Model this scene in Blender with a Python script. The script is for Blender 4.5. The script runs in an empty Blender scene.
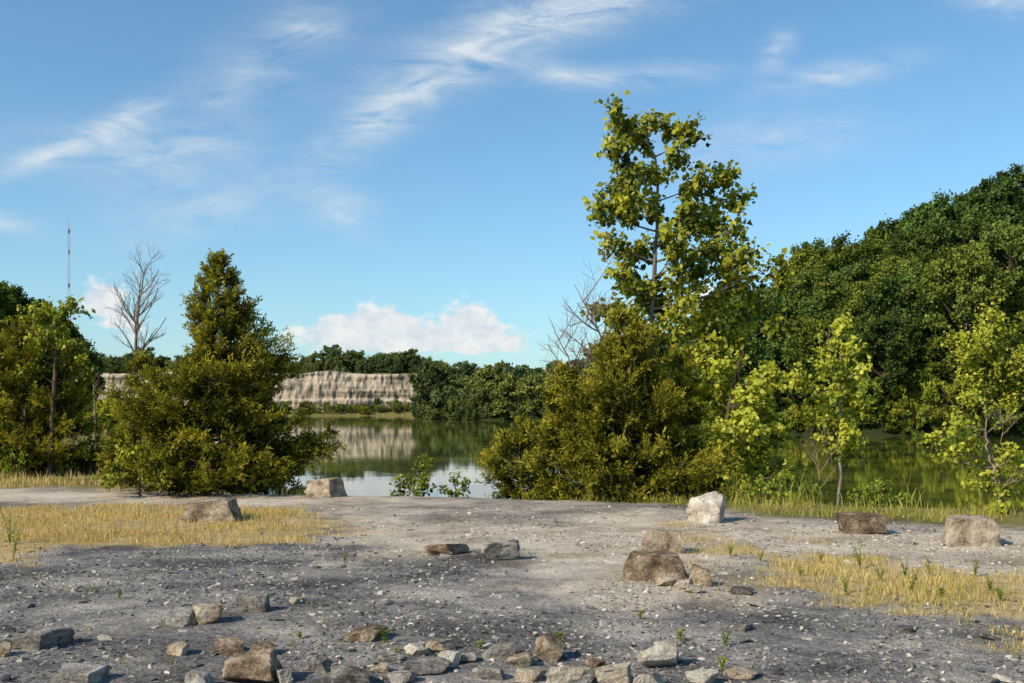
import bpy, math, numpy as np
from mathutils import Vector
R = np.random.default_rng(7)
scene = bpy.context.scene
F = 995.0; HY = 408.0; EYE = 1.6; WATER = -1.4

# ------------------------------------------------------------------ helpers
def T(px, py, d):              # survey bearing/elevation at distance d -> world metres
    return np.array([(px-512)/F*d, d, EYE-(py-HY)/F*d])
def gp(px, py):                # survey point on the flat ground
    d = EYE*F/(py-HY); return ((px-512)/F*d, d)
def _h(x, y, s):
    v = np.sin(x*127.1+y*311.7+s*74.7)*43758.5453
    return v-np.floor(v)
def vnoise(x, y, s=0):
    xi = np.floor(x); yi = np.floor(y); fx = x-xi; fy = y-yi
    fx = fx*fx*(3-2*fx); fy = fy*fy*(3-2*fy)
    a=_h(xi,yi,s); b=_h(xi+1,yi,s); c=_h(xi,yi+1,s); d=_h(xi+1,yi+1,s)
    return (a*(1-fx)+b*fx)*(1-fy)+(c*(1-fx)+d*fx)*fy
def fbm(x, y, s=0, o=4):
    t=0; a=0.5
    for i in range(o):
        t = t+a*vnoise(x*2**i, y*2**i, s+i*3.3); a*=0.5
    return t
def sstep(a,b,x):
    t=np.clip((x-a)/(b-a),0,1); return t*t*(3-2*t)
def sdpoly(x, y, poly):        # signed distance: negative inside
    x=np.asarray(x,float); y=np.asarray(y,float)
    d=np.full(x.shape,1e18); s=np.ones(x.shape)
    n=len(poly)
    for i in range(n):
        ax,ay=poly[i]; bx,by=poly[i-1]
        ex,ey=bx-ax,by-ay; wx,wy=x-ax,y-ay
        t=np.clip((wx*ex+wy*ey)/(ex*ex+ey*ey),0,1)
        d=np.minimum(d,(wx-ex*t)**2+(wy-ey*t)**2)
        c1=y>=ay; c2=y<by; c3=ex*wy>ey*wx
        flip=(c1&c2&c3)|((~c1)&(~c2)&(~c3))
        s=np.where(flip,-s,s)
    return s*np.sqrt(d)
def nrm(v):
    return v/np.maximum(np.linalg.norm(v,axis=-1,keepdims=True),1e-9)

class MB:
    def __init__(s): s.V=[];s.n=0;s.L=[];s.K=[];s.M=[];s.A=[]
    def add(s,V,Fc,mat=0,tone=0.5):
        V=np.asarray(V,float); Fc=np.asarray(Fc,int)
        if len(V)==0: return
        s.V.append(V); s.L.append((Fc+s.n).ravel()); s.K.append(np.full(len(Fc),Fc.shape[1]))
        s.M.append(np.full(len(Fc),mat)); s.A.append(np.broadcast_to(np.asarray(tone,float),(len(V),)).copy())
        s.n+=len(V)
    def mesh(s,name,mats,smooth=False):
        V=np.concatenate(s.V); L=np.concatenate(s.L); K=np.concatenate(s.K); M=np.concatenate(s.M); A=np.concatenate(s.A)
        me=bpy.data.meshes.new(name)
        me.vertices.add(len(V)); me.vertices.foreach_set('co',V.ravel().astype(np.float32))
        me.loops.add(len(L)); me.loops.foreach_set('vertex_index',L.astype(np.int32))
        me.polygons.add(len(K)); st=np.concatenate([[0],np.cumsum(K)[:-1]])
        me.polygons.foreach_set('loop_start',st.astype(np.int32))
        for m in mats: me.materials.append(m)
        me.polygons.foreach_set('material_index',M.astype(np.int32))
        if smooth is True: me.polygons.foreach_set('use_smooth',np.ones(len(K),bool))
        elif smooth=='mat0': me.polygons.foreach_set('use_smooth',M==0)
        else: me.polygons.foreach_set('use_smooth',np.zeros(len(K),bool))
        at=me.attributes.new('tone','FLOAT','POINT'); at.data.foreach_set('value',A.astype(np.float32))
        me.update(calc_edges=True)
        return me
    def obj(s,name,mats,smooth=False,loc=(0,0,0)):
        o=bpy.data.objects.new(name,s.mesh(name,mats,smooth)); o.location=loc
        scene.collection.objects.link(o); return o
    def tube(s,P,r,sides=6,mat=0,tone=0.5):
        P=np.asarray(P,float); r=np.asarray(r,float); n=len(P)
        D=nrm(np.gradient(P,axis=0)); ref=np.array([0.31,0.95,0.05])
        S=nrm(np.cross(D,ref)); U=np.cross(D,S)
        a=np.linspace(0,2*np.pi,sides,endpoint=False)
        V=P[:,None,:]+r[:,None,None]*(np.cos(a)[None,:,None]*S[:,None,:]+np.sin(a)[None,:,None]*U[:,None,:])
        i=np.arange(n-1)[:,None]*sides; j=np.arange(sides)[None,:]; j2=(j+1)%sides
        Fc=np.stack([i+j,i+j2,i+sides+j2,i+sides+j],-1).reshape(-1,4)
        s.add(V.reshape(-1,3),Fc,mat,tone)
    def leaves(s,P,D,N,L,W,prof,mat=1,tone=0.5):
        D=nrm(D); S=nrm(np.cross(D,N)); N=np.cross(S,D)
        L=np.broadcast_to(L,(len(P),)); W=np.broadcast_to(W,(len(P),))
        k=len(prof); V=np.zeros((len(P),k,3))
        for i,(t,w) in enumerate(prof):
            V[:,i]=P+D*(L*t)[:,None]+S*(W*w)[:,None]+N*(W*abs(w)*0.35-L*0.12*t*t)[:,None]
        Fc=np.arange(len(P)*k).reshape(-1,k)
        s.add(V.reshape(-1,3),Fc,mat,np.repeat(np.broadcast_to(tone,(len(P),)),k))
DIA=[(0,0),(0.45,.5),(1,0),(0.45,-.5)]
BROAD=[(0,0),(0.12,.40),(0.5,.5),(1,0),(0.5,-.5),(0.12,-.40)]
def rdir(n,rng=R):
    return nrm(rng.normal(size=(n,3)))
def bez(a,b,c,n=7):
    t=np.linspace(0,1,n)[:,None]; return (1-t)**2*a+2*t*(1-t)*b+t*t*c

# ------------------------------------------------------------------ materials
def newmat(name):
    m=bpy.data.materials.new(name); m.use_nodes=True; nt=m.node_tree; nt.nodes.clear()
    return m,nt
def nd(nt,typ,**kw):
    n=nt.nodes.new(typ)
    for k,v in kw.items(): setattr(n,k,v)
    return n
def mth(nt,op,a,b=None,c=None,clamp=False):
    n=nt.nodes.new('ShaderNodeMath'); n.operation=op; n.use_clamp=clamp
    for i,v in enumerate((a,b,c)):
        if v is None: continue
        if isinstance(v,(int,float)): n.inputs[i].default_value=v
        else: nt.links.new(v,n.inputs[i])
    return n.outputs[0]
def ramp(nt,fac,stops):
    n=nt.nodes.new('ShaderNodeValToRGB'); e=n.color_ramp.elements
    while len(e)<len(stops): e.new(0.5)
    for i,(p,c) in enumerate(stops): e[i].position=p; e[i].color=(*c,1)
    nt.links.new(fac,n.inputs[0]); return n.outputs[0]
def mixc(nt,f,a,b,mode='MIX'):
    n=nt.nodes.new('ShaderNodeMix'); n.data_type='RGBA'; n.blend_type=mode
    for i,v in ((0,f),(6,a),(7,b)):
        if isinstance(v,(int,float)): n.inputs[i].default_value=v
        elif isinstance(v,tuple): n.inputs[i].default_value=(*v,1)
        else: nt.links.new(v,n.inputs[i])
    return n.outputs[2]
def noise(nt,vec,scale,detail=4,rough=0.55,out=0,**k):
    n=nt.nodes.new('ShaderNodeTexNoise'); n.inputs['Scale'].default_value=scale
    n.inputs['Detail'].default_value=detail; n.inputs['Roughness'].default_value=rough
    if 'dist' in k: n.inputs['Distortion'].default_value=k['dist']
    if vec is not None: nt.links.new(vec,n.inputs['Vector'])
    return n.outputs[out]

def leafmat(name,dark,mid,light,transl=0.3,objvar=0.0,nscale=1.2,gloss=0.0,hue=None):
    m,nt=newmat(name); L=nt.links
    out=nd(nt,'ShaderNodeOutputMaterial'); geo=nd(nt,'ShaderNodeNewGeometry')
    at=nd(nt,'ShaderNodeAttribute',attribute_name='tone')
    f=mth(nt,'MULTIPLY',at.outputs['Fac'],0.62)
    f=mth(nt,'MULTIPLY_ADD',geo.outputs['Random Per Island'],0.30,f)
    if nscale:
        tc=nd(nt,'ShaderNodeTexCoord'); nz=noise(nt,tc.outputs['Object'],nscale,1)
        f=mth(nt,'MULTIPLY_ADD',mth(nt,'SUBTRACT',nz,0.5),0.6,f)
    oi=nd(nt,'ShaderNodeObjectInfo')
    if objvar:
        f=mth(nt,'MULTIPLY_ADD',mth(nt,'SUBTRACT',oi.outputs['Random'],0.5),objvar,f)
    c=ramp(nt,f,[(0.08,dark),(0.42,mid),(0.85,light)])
    if hue:
        r2=mth(nt,'FRACT',mth(nt,'MULTIPLY',oi.outputs['Random'],17.3))
        c=mixc(nt,1.0,c,ramp(nt,r2,[(0.0,hue[0]),(0.5,(1,1,1)),(1.0,hue[1])]),'MULTIPLY')
    p=nd(nt,'ShaderNodeBsdfDiffuse'); L.new(c,p.inputs[0])
    t=nd(nt,'ShaderNodeBsdfTranslucent')
    L.new(mixc(nt,1.0,c,(1.2,1.2,0.5),'MULTIPLY'),t.inputs['Color'])
    mx=nd(nt,'ShaderNodeMixShader'); mx.inputs[0].default_value=transl
    L.new(p.outputs[0],mx.inputs[1]); L.new(t.outputs[0],mx.inputs[2]); o_=mx.outputs[0]
    if gloss:
        g=nd(nt,'ShaderNodeBsdfGlossy'); g.inputs['Roughness'].default_value=0.45; g.inputs[0].default_value=(0.8,0.85,0.8,1)
        m2=nd(nt,'ShaderNodeMixShader'); m2.inputs[0].default_value=gloss; L.new(o_,m2.inputs[1]); L.new(g.outputs[0],m2.inputs[2]); o_=m2.outputs[0]
    L.new(o_,out.inputs[0])
    return m
def barkmat(name,a,b,scale=8):
    m,nt=newmat(name); L=nt.links
    out=nd(nt,'ShaderNodeOutputMaterial'); tc=nd(nt,'ShaderNodeTexCoord')
    mp=nd(nt,'ShaderNodeMapping'); mp.inputs['Scale'].default_value=(1,1,0.3); L.new(tc.outputs['Object'],mp.inputs[0])
    nz=noise(nt,mp.outputs[0],scale,3)
    c=ramp(nt,nz,[(0.35,a),(0.65,b)])
    p=nd(nt,'ShaderNodeBsdfDiffuse'); L.new(c,p.inputs[0])
    bp=nd(nt,'ShaderNodeBump'); bp.inputs['Strength'].default_value=0.6; bp.inputs['Distance'].default_value=0.02
    L.new(nz,bp.inputs['Height']); L.new(bp.outputs[0],p.inputs['Normal']); L.new(p.outputs[0],out.inputs[0])
    return m
M_bark=barkmat('bark_brown',(0.05,0.035,0.025),(0.17,0.12,0.085))
M_barkpale=barkmat('bark_pale',(0.13,0.105,0.08),(0.30,0.26,0.21))
M_dead=barkmat('dead_wood',(0.16,0.12,0.09),(0.36,0.27,0.21))
M_jun=leafmat('juniper_foliage',(0.010,0.020,0.004),(0.115,0.12,0.016),(0.52,0.44,0.055),0.28)
M_jun2=leafmat('juniper_foliage_yellow',(0.013,0.026,0.004),(0.15,0.16,0.018),(0.56,0.49,0.06),0.3)
M_syc=leafmat('broad_leaf',(0.03,0.05,0.006),(0.20,0.22,0.018),(0.62,0.57,0.055),0.35,gloss=0.02)
M_sap=leafmat('sapling_leaf',(0.07,0.10,0.01),(0.37,0.39,0.035),(0.78,0.73,0.10),0.42,gloss=0.02)
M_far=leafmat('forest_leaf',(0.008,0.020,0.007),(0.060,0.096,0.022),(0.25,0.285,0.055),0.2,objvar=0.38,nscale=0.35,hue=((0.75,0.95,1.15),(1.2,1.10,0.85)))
M_farhaze=leafmat('far_forest_leaf_hazed',(0.024,0.042,0.024),(0.095,0.13,0.05),(0.26,0.28,0.085),0.2,objvar=0.35,nscale=0,hue=((0.8,0.95,1.15),(1.3,1.15,0.85)))  # leaf colours lightened, aerial haze of the distance painted in
M_shrub=leafmat('shrub_leaf',(0.04,0.07,0.01),(0.18,0.21,0.03),(0.48,0.46,0.07),0.3,objvar=0.3,hue=((0.8,1.0,1.1),(1.3,1.15,0.9)))
M_weed=leafmat('weed_leaf',(0.05,0.09,0.012),(0.18,0.24,0.03),(0.42,0.46,0.09),0.3)
M_grassdry=leafmat('dry_grass',(0.30,0.21,0.08),(0.60,0.43,0.18),(0.82,0.62,0.31),0.25,nscale=0)
M_grassgreen=leafmat('green_grass',(0.10,0.115,0.02),(0.34,0.32,0.06),(0.64,0.54,0.18),0.3,nscale=0)

def rockmat(name,a,b,c):
    m,nt=newmat(name); L=nt.links
    out=nd(nt,'ShaderNodeOutputMaterial'); tc=nd(nt,'ShaderNodeTexCoord'); oi=nd(nt,'ShaderNodeObjectInfo')
    add=nd(nt,'ShaderNodeVectorMath',operation='ADD'); L.new(tc.outputs['Object'],add.inputs[0])
    cb=nd(nt,'ShaderNodeCombineXYZ'); L.new(mth(nt,'MULTIPLY',oi.outputs['Random'],50),cb.inputs[0]); L.new(cb.outputs[0],add.inputs[1])
    v=add.outputs[0]
    n1=noise(nt,v,5,6,0.65); n2=noise(nt,v,35,5,0.7); n3=noise(nt,v,110,3,0.6)
    f=mth(nt,'ADD',mth(nt,'MULTIPLY',n1,0.7),mth(nt,'MULTIPLY',n2,0.3))
    f=mth(nt,'MULTIPLY_ADD',mth(nt,'SUBTRACT',oi.outputs['Random'],0.5),0.06,f)
    col=ramp(nt,f,[(0.38,a),(0.5,b),(0.61,c)])
    col=mixc(nt,0.6,col,ramp(nt,n3,[(0.30,(0.5,0.5,0.5)),(0.48,(1.1,1.1,1.1))]),'MULTIPLY')
    p=nd(nt,'ShaderNodeBsdfDiffuse'); L.new(col,p.inputs[0])
    h=mth(nt,'ADD',mth(nt,'MULTIPLY',n1,2.0),mth(nt,'ADD',n2,mth(nt,'MULTIPLY',n3,0.3)))
    bp=nd(nt,'ShaderNodeBump'); bp.inputs['Strength'].default_value=0.9; bp.inputs['Distance'].default_value=0.035
    L.new(h,bp.inputs['Height']); L.new(bp.outputs[0],p.inputs['Normal']); L.new(p.outputs[0],out.inputs[0])
    return m
M_rtan=rockmat('limestone_tan',(0.13,0.09,0.06),(0.40,0.31,0.22),(0.62,0.52,0.40))
M_rbrown=rockmat('limestone_brown',(0.07,0.048,0.035),(0.26,0.185,0.125),(0.55,0.43,0.31))
M_rgrey=rockmat('limestone_grey',(0.11,0.095,0.08),(0.34,0.305,0.265),(0.60,0.55,0.48))
M_rdark=rockmat('slate_dark',(0.055,0.05,0.046),(0.19,0.17,0.15),(0.44,0.39,0.34))
M_rwhite=rockmat('limestone_white',(0.25,0.20,0.15),(0.53,0.46,0.37),(0.74,0.67,0.57))

# ------------------------------------------------------------------ terrain
LAKE=[(-4.6,21.5),(-6.5,26),(-9.5,34),(-16,50),(-38,100),(-90,230),(-172,385),(-60,386),(-32,380),(-24,262),(-8,250),(8,238),(22,165),(29,118),(38,108),(62,104),(100,102),(100,42),(30,21.5),(14,18.6),(9,18.2),(6,19.3),(0,20.6)]
def lake_sd(x,y):
    sd=sdpoly(x,y,LAKE)
    w=np.clip(y/60,0.25,2.2)
    return sd+(fbm(x/(4*w),y/(4*w),3)-0.47)*2.2*w
def height(x,y):
    sd=lake_sd(x,y)
    z=WATER+np.where(sd<0,np.maximum(sd*0.25,-3.0),1.4*sstep(-0.6,3.0,sd))
    far=sstep(18,30,y)
    z=z+(fbm(x*0.25,y*0.25,5)-0.47)*0.10*(1-far)+(fbm(x*1.6,y*1.6,6)-0.47)*0.05*(1-far)*(sd>0)
    hr=sstep(18,34,x)*sstep(60,100,y)
    hmax=2.5+np.clip(x-20,0,60)*0.34
    z=z+hr*np.minimum(np.maximum(sd-2,0)*0.60,hmax)
    z=z+(1-sstep(-40,-25,x))*16.3*sstep(406,420,y)+sstep(-40,-25,x)*np.clip((y-300)*0.08,0,16.3)
    hl=(1-sstep(-60,-50,x))*sstep(60,110,y)*(1-sstep(250,330,y))
    z=z+hl*np.minimum(np.maximum(sd-3,0)*0.35,6)
    return z
DRY=[gp(-900,506),gp(0,506),gp(180,506),gp(300,511),gp(338,520),gp(345,533),gp(250,545),gp(100,549),gp(0,561),gp(-900,600)]
RB=[gp(640,522),gp(700,534),gp(800,547),gp(900,566),gp(1024,578),gp(1700,640),gp(1700,780),gp(1024,652),gp(940,622),gp(800,588),gp(720,562),gp(675,540)]
LIGHT=[gp(-900,484),gp(60,488),gp(230,492),gp(420,496),gp(560,499),gp(700,517),gp(1100,534),gp(1800,560),gp(1800,650),gp(1100,592),gp(900,572),gp(790,562),gp(740,600),gp(640,610),gp(560,580),gp(480,552),gp(420,556),gp(360,553),gp(330,515),gp(200,503),gp(-900,506)]
BANK=[gp(520,498),gp(640,505),gp(740,512),gp(820,518),gp(1024,528),gp(1800,545),(60,60),(-2,60)]
MIDDK=[gp(340,502),gp(420,498),gp(560,501),gp(620,508),gp(560,522),gp(430,520),gp(370,512)]
LBANK=[gp(-900,484),gp(60,488),gp(230,492),gp(300,494),(-4.6,21),(-40,100),(-80,100)]
def masks(x,y):
    e=(fbm(x*0.8,y*0.8,11)-0.47); e2=(fbm(x*2.7,y*2.7,21)-0.47)
    w=e*1.6+e2*1.1
    g=np.maximum(sstep(-0.35,0.25,-sdpoly(x,y,DRY)+w),sstep(-0.35,0.3,-sdpoly(x,y,RB)*0.9+w*1.3-0.05))
    b=np.maximum(sstep(-0.3,0.4,-sdpoly(x,y,BANK)+w*0.7),sstep(-0.3,0.4,-sdpoly(x,y,LBANK)+w*0.7))
    b=np.maximum(b,sstep(24,34,y))
    l=sstep(-0.7,0.6,-sdpoly(x,y,LIGHT)+w*1.3)*(1-0.6*sstep(-0.5,0.5,-sdpoly(x,y,MIDDK)+w))
    return g,b,l
t=np.linspace(-1,1,440); X=900*np.sinh(7*t)/np.sinh(7)
t=np.linspace(-0.6,1,440); Y=9+1400*np.sinh(7*t)/np.sinh(7)
gx,gy=np.meshgrid(X,Y); gz=height(gx,gy)
mb=MB(); nx=len(X); ny=len(Y)
i=np.arange(ny-1)[:,None]*nx; j=np.arange(nx-1)[None,:]
Fc=np.stack([i+j,i+j+1,i+nx+j+1,i+nx+j],-1).reshape(-1,4)
mb.add(np.stack([gx,gy,gz],-1).reshape(-1,3),Fc)
mg,nt=newmat('gravel_ground'); L=nt.links
out=nd(nt,'ShaderNodeOutputMaterial'); geo=nd(nt,'ShaderNodeNewGeometry'); pos=geo.outputs['Position']
aG=nd(nt,'ShaderNodeAttribute',attribute_name='m_grass').outputs['Fac']
aB=nd(nt,'ShaderNodeAttribute',attribute_name='m_bank').outputs['Fac']
aF=nd(nt,'ShaderNodeAttribute',attribute_name='m_far').outputs['Fac']
aL=nd(nt,'ShaderNodeAttribute',attribute_name='m_light').outputs['Fac']
n0=noise(nt,pos,0.8,3,0.6); n1=noise(nt,pos,5,4,0.65); n2=noise(nt,pos,30,4,0.75)
vo=nd(nt,'ShaderNodeTexVoronoi'); vo.inputs['Scale'].default_value=42; L.new(pos,vo.inputs['Vector'])
vo2=nd(nt,'ShaderNodeTexVoronoi'); vo2.inputs['Scale'].default_value=95; L.new(pos,vo2.inputs['Vector'])
sp=nd(nt,'ShaderNodeSeparateColor'); L.new(vo.outputs['Color'],sp.inputs[0])
sp2=nd(nt,'ShaderNodeSeparateColor'); L.new(vo2.outputs['Color'],sp2.inputs[0])
chip=mth(nt,'ADD',mth(nt,'MULTIPLY',sp.outputs[0],0.5),mth(nt,'MULTIPLY',sp2.outputs[0],0.5))
fD=mth(nt,'ADD',mth(nt,'MULTIPLY',n1,0.55),mth(nt,'MULTIPLY',chip,0.42))
fD=mth(nt,'MULTIPLY_ADD',mth(nt,'SUBTRACT',n0,0.5),1.6,fD)
dark=ramp(nt,fD,[(0.22,(0.075,0.072,0.076)),(0.47,(0.185,0.177,0.178)),(0.68,(0.34,0.31,0.28)),(0.88,(0.56,0.50,0.43))])
light=ramp(nt,fD,[(0.2,(0.31,0.25,0.195)),(0.45,(0.54,0.45,0.355)),(0.75,(0.70,0.60,0.49))])
soil=ramp(nt,mth(nt,'ADD',mth(nt,'MULTIPLY',n1,0.6),mth(nt,'MULTIPLY',n2,0.4)),[(0.3,(0.28,0.19,0.085)),(0.5,(0.54,0.39,0.17)),(0.7,(0.68,0.52,0.27))])
bank=ramp(nt,mth(nt,'ADD',mth(nt,'MULTIPLY',n0,0.5),mth(nt,'MULTIPLY',n2,0.5)),[(0.3,(0.08,0.085,0.025)),(0.5,(0.22,0.19,0.065)),(0.7,(0.38,0.31,0.12))])
edge=mth(nt,'MULTIPLY_ADD',mth(nt,'SUBTRACT',n2,0.5),0.7,aL,clamp=True)
col=mixc(nt,edge,dark,light)
col=mixc(nt,mth(nt,'MULTIPLY',mth(nt,'MULTIPLY_ADD',mth(nt,'SUBTRACT',n2,0.5),1.6,aG,clamp=True),0.85),col,soil)
col=mixc(nt,aB,col,bank)
col=mixc(nt,aF,col,(0.035,0.045,0.018))
p=nd(nt,'ShaderNodeBsdfDiffuse'); L.new(col,p.inputs[0])
hgt=mth(nt,'ADD',mth(nt,'MULTIPLY',n1,1.2),mth(nt,'ADD',mth(nt,'MULTIPLY',n2,0.6),mth(nt,'MULTIPLY',chip,0.35)))
bp=nd(nt,'ShaderNodeBump'); bp.inputs['Strength'].default_value=1.0; bp.inputs['Distance'].default_value=0.03
L.new(hgt,bp.inputs['Height']); L.new(bp.outputs[0],p.inputs['Normal']); L.new(p.outputs[0],out.inputs[0])
ground=mb.obj('ground',[mg],True)
G,B,Lm=masks(gx.ravel(),gy.ravel())
Fm=sstep(70,90,gy.ravel())*(1-0.8*sstep(330,370,gy.ravel()))
for nme,a in (('m_grass',G),('m_bank',B),('m_light',Lm),('m_far',Fm)):
    at=ground.data.attributes.new(nme,'FLOAT','POINT'); at.data.foreach_set('value',a.astype(np.float32))

# ------------------------------------------------------------------ water
mw,nt=newmat('lake_water'); L=nt.links
out=nd(nt,'ShaderNodeOutputMaterial'); geo=nd(nt,'ShaderNodeNewGeometry'); pos=geo.outputs['Position']
mp=nd(nt,'ShaderNodeMapping'); mp.inputs['Scale'].default_value=(0.5,1.3,1); L.new(pos,mp.inputs[0])
w1=noise(nt,mp.outputs[0],0.9,2); w2=noise(nt,mp.outputs[0],0.05,2); w3=noise(nt,pos,0.16,4,0.65)
p=nd(nt,'ShaderNodeBsdfPrincipled'); p.inputs['IOR'].default_value=1.36
L.new(ramp(nt,w3,[(0.40,(0.035,0.048,0.014)),(0.58,(0.15,0.16,0.02))]),p.inputs['Base Color'])
L.new(mth(nt,'MULTIPLY_ADD',w2,0.06,0.0),p.inputs['Roughness'])
bp=nd(nt,'ShaderNodeBump'); bp.inputs['Strength'].default_value=0.05; bp.inputs['Distance'].default_value=0.05
L.new(w1,bp.inputs['Height']); L.new(bp.outputs[0],p.inputs['Normal']); L.new(p.outputs[0],out.inputs[0])
mb=MB(); mb.add([(-260,15,WATER),(130,15,WATER),(130,410,WATER),(-260,410,WATER)],[(0,1,2,3)])
mb.obj('lake_water',[mw])

# ------------------------------------------------------------------ cliff
mc,nt=newmat('quarry_limestone'); L=nt.links
out=nd(nt,'ShaderNodeOutputMaterial'); geo=nd(nt,'ShaderNodeNewGeometry'); pos=geo.outputs['Position']
m1=nd(nt,'ShaderNodeMapping'); m1.inputs['Scale'].default_value=(0.6,0.6,0.10); L.new(pos,m1.inputs[0])
m2=nd(nt,'ShaderNodeMapping'); m2.inputs['Scale'].default_value=(0.03,0.03,0.5); L.new(pos,m2.inputs[0])
a=noise(nt,m1.outputs[0],1.0,5,0.7); b=noise(nt,m2.outputs[0],1.0,4,0.65); c=noise(nt,pos,0.5,5,0.75); big=noise(nt,pos,0.06,3)
f=mth(nt,'ADD',mth(nt,'MULTIPLY',a,0.38),mth(nt,'ADD',mth(nt,'MULTIPLY',b,0.34),mth(nt,'MULTIPLY',c,0.28)))
f=mth(nt,'MULTIPLY_ADD',mth(nt,'SUBTRACT',big,0.5),0.35,f)
col=ramp(nt,f,[(0.40,(0.14,0.11,0.085)),(0.46,(0.31,0.25,0.19)),(0.53,(0.48,0.39,0.30)),(0.64,(0.60,0.50,0.39))])
p=nd(nt,'ShaderNodeBsdfDiffuse'); L.new(col,p.inputs[0])
bp=nd(nt,'ShaderNodeBump'); bp.inputs['Strength'].default_value=0.7; bp.inputs['Distance'].default_value=1.2
L.new(f,bp.inputs['Height']); L.new(bp.outputs[0],p.inputs['Normal']); L.new(p.outputs[0],out.inputs[0])
cx=np.linspace(-230,-28,520); cz=np.linspace(0,1,40)
ca,cb=np.meshgrid(cx,cz)
top=16.0+(fbm(ca*0.08,ca*0,31)-0.47)*3.0-sstep(-45,-28,ca)*6
zz=-2+(top+2)*cb
yy=400-2.0*(fbm(ca*0.06,zz*0.05,33)-0.5)*2-1.0*(vnoise(ca*0.5,zz*0.25,35)-.5)-1.1*(vnoise(ca*0.05,zz*0.7,37)-.5)-0.7*(vnoise(ca*1.1,zz*0.5,38)-.5)+cb*1.0
V=np.stack([ca,yy,zz],-1); capV=V[-1].copy(); capV[:,1]=425; capV[:,2]=16.0
V=np.concatenate([V,capV[None]],0); ny2,nx2=V.shape[:2]
i=np.arange(ny2-1)[:,None]*nx2; j=np.arange(nx2-1)[None,:]
mb=MB(); mb.add(V.reshape(-1,3),np.stack([i+j,i+j+1,i+nx2+j+1,i+nx2+j],-1).reshape(-1,4))
mb.obj('quarry_cliff',[mc])

# ------------------------------------------------------------------ distant tree prototypes (round-crowned broadleaf)
def proto(name,H,Rr,nl,per,q,rng,mat,bark=M_bark,shape=1.0,low=0.10,top=0.62):
    mb=MB()
    P=np.array([[0,0,-0.8],[0.1,0,H*0.3],[-0.1,0.1,H*0.6],[0,0,H*0.85]]); mb.tube(P,[H*0.016,H*0.013,H*0.008,H*0.003],6,0)
    ph=rng.uniform(0,6.28,3)
    for k in range(nl):
        u=rng.uniform(0.02,1.0)**0.75; az=rng.uniform(0,2*np.pi)
        env=Rr*np.sin(np.pi*np.clip(0.20+top*u**shape,0,1))**0.7*(1+0.22*math.sin(2*az+ph[0]+4*u)+0.14*math.sin(3*az+ph[1]))
        rr=env*rng.uniform(0.1,1.0)**0.6
        dome=1-0.20*(rr/Rr)**2*max(0,u-0.4)/0.6      # crown shoulders fall away from the top
        C=np.array([math.cos(az)*rr,math.sin(az)*rr,H*(low+(0.90-low)*u)*dome])
        rad=Rr*rng.uniform(0.13,0.26)
        base=np.array([0,0,max(0.5,C[2]-rr*0.9)])
        mb.tube(bez(base,(base+C)/2+[0,0,-.2],C,5),np.linspace(H*0.006,H*0.0015,5),4,0)
        ns=rng.integers(4,7); 
        for s_ in range(ns):
            d0=nrm(rdir(1,rng)[0]*1.0+np.array([math.cos(az),math.sin(az),0])*0.5+[0,0,0.22]); ln=rad*rng.uniform(0.8,1.5)
            n=int(per/ns*rng.uniform(0.7,1.3)*(rad/(Rr*0.2))**1.2)+5
            w=rng.uniform(0,1,n); 
            Pp=C+d0*(ln*w)[:,None]+rng.normal(size=(n,3))*(rad*0.38*(1.15-w*0.5))[:,None]*[1,1,0.75]
            N=nrm(d0*0.4+rng.normal(size=(n,3))*0.7+[-0.1,-0.1,0.5]); Dd=nrm(np.cross(N,rdir(n,rng))+[0,0,-0.25])
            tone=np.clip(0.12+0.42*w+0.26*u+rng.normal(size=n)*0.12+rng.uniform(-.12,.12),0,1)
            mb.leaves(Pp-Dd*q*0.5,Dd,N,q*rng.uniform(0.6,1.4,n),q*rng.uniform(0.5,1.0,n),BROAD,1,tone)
    return mb.mesh(name,[bark,mat],'mat0')
rng=np.random.default_rng(3)
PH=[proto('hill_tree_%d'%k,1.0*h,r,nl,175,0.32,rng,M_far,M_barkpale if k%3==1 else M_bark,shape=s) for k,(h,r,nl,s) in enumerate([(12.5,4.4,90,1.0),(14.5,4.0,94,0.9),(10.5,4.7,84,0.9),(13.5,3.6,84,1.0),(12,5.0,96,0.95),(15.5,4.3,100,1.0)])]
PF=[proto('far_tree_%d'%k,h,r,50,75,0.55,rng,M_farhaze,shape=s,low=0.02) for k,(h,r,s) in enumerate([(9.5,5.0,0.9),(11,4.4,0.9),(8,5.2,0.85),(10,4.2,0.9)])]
PS=[proto('shrub_%d'%k,h,r,26,110,0.15,rng,M_shrub,shape=0.9,low=0.02) for k,(h,r) in enumerate([(3.2,1.7),(2.6,1.8),(3.8,1.5)])]
def empty(name):
    e=bpy.data.objects.new(name,None); scene.collection.objects.link(e); return e
def put(parent,meshes,pts,smin,smax,rng,sink=0.3,zsc=1.0):
    for (x,y) in pts:
        me=meshes[rng.integers(len(meshes))]
        o=bpy.data.objects.new(me.name.rsplit('_',1)[0],me); scene.collection.objects.link(o)
        s=rng.uniform(smin,smax); o.location=(x,y,float(height(np.array([x]),np.array([y]))[0])-sink)
        o.rotation_euler=(rng.normal()*0.04,rng.normal()*0.04,rng.uniform(0,6.28)); o.scale=(s,s,s*zsc*rng.uniform(0.88,1.15)); o.parent=parent
def scatter(n,x0,x1,y0,y1,cond,rng,mind):
    res=[]
    for _ in range(n*40):
        if len(res)>=n: break
        x=rng.uniform(x0,x1); y=rng.uniform(y0,y1)
        if not cond(x,y): continue
        if all((x-a)**2+(y-b)**2>mind**2 for a,b in res): res.append((x,y))
    return res
lsd=lambda x,y: float(lake_sd(np.array([x]),np.array([y]))[0])
E=empty('hillside_forest')
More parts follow.
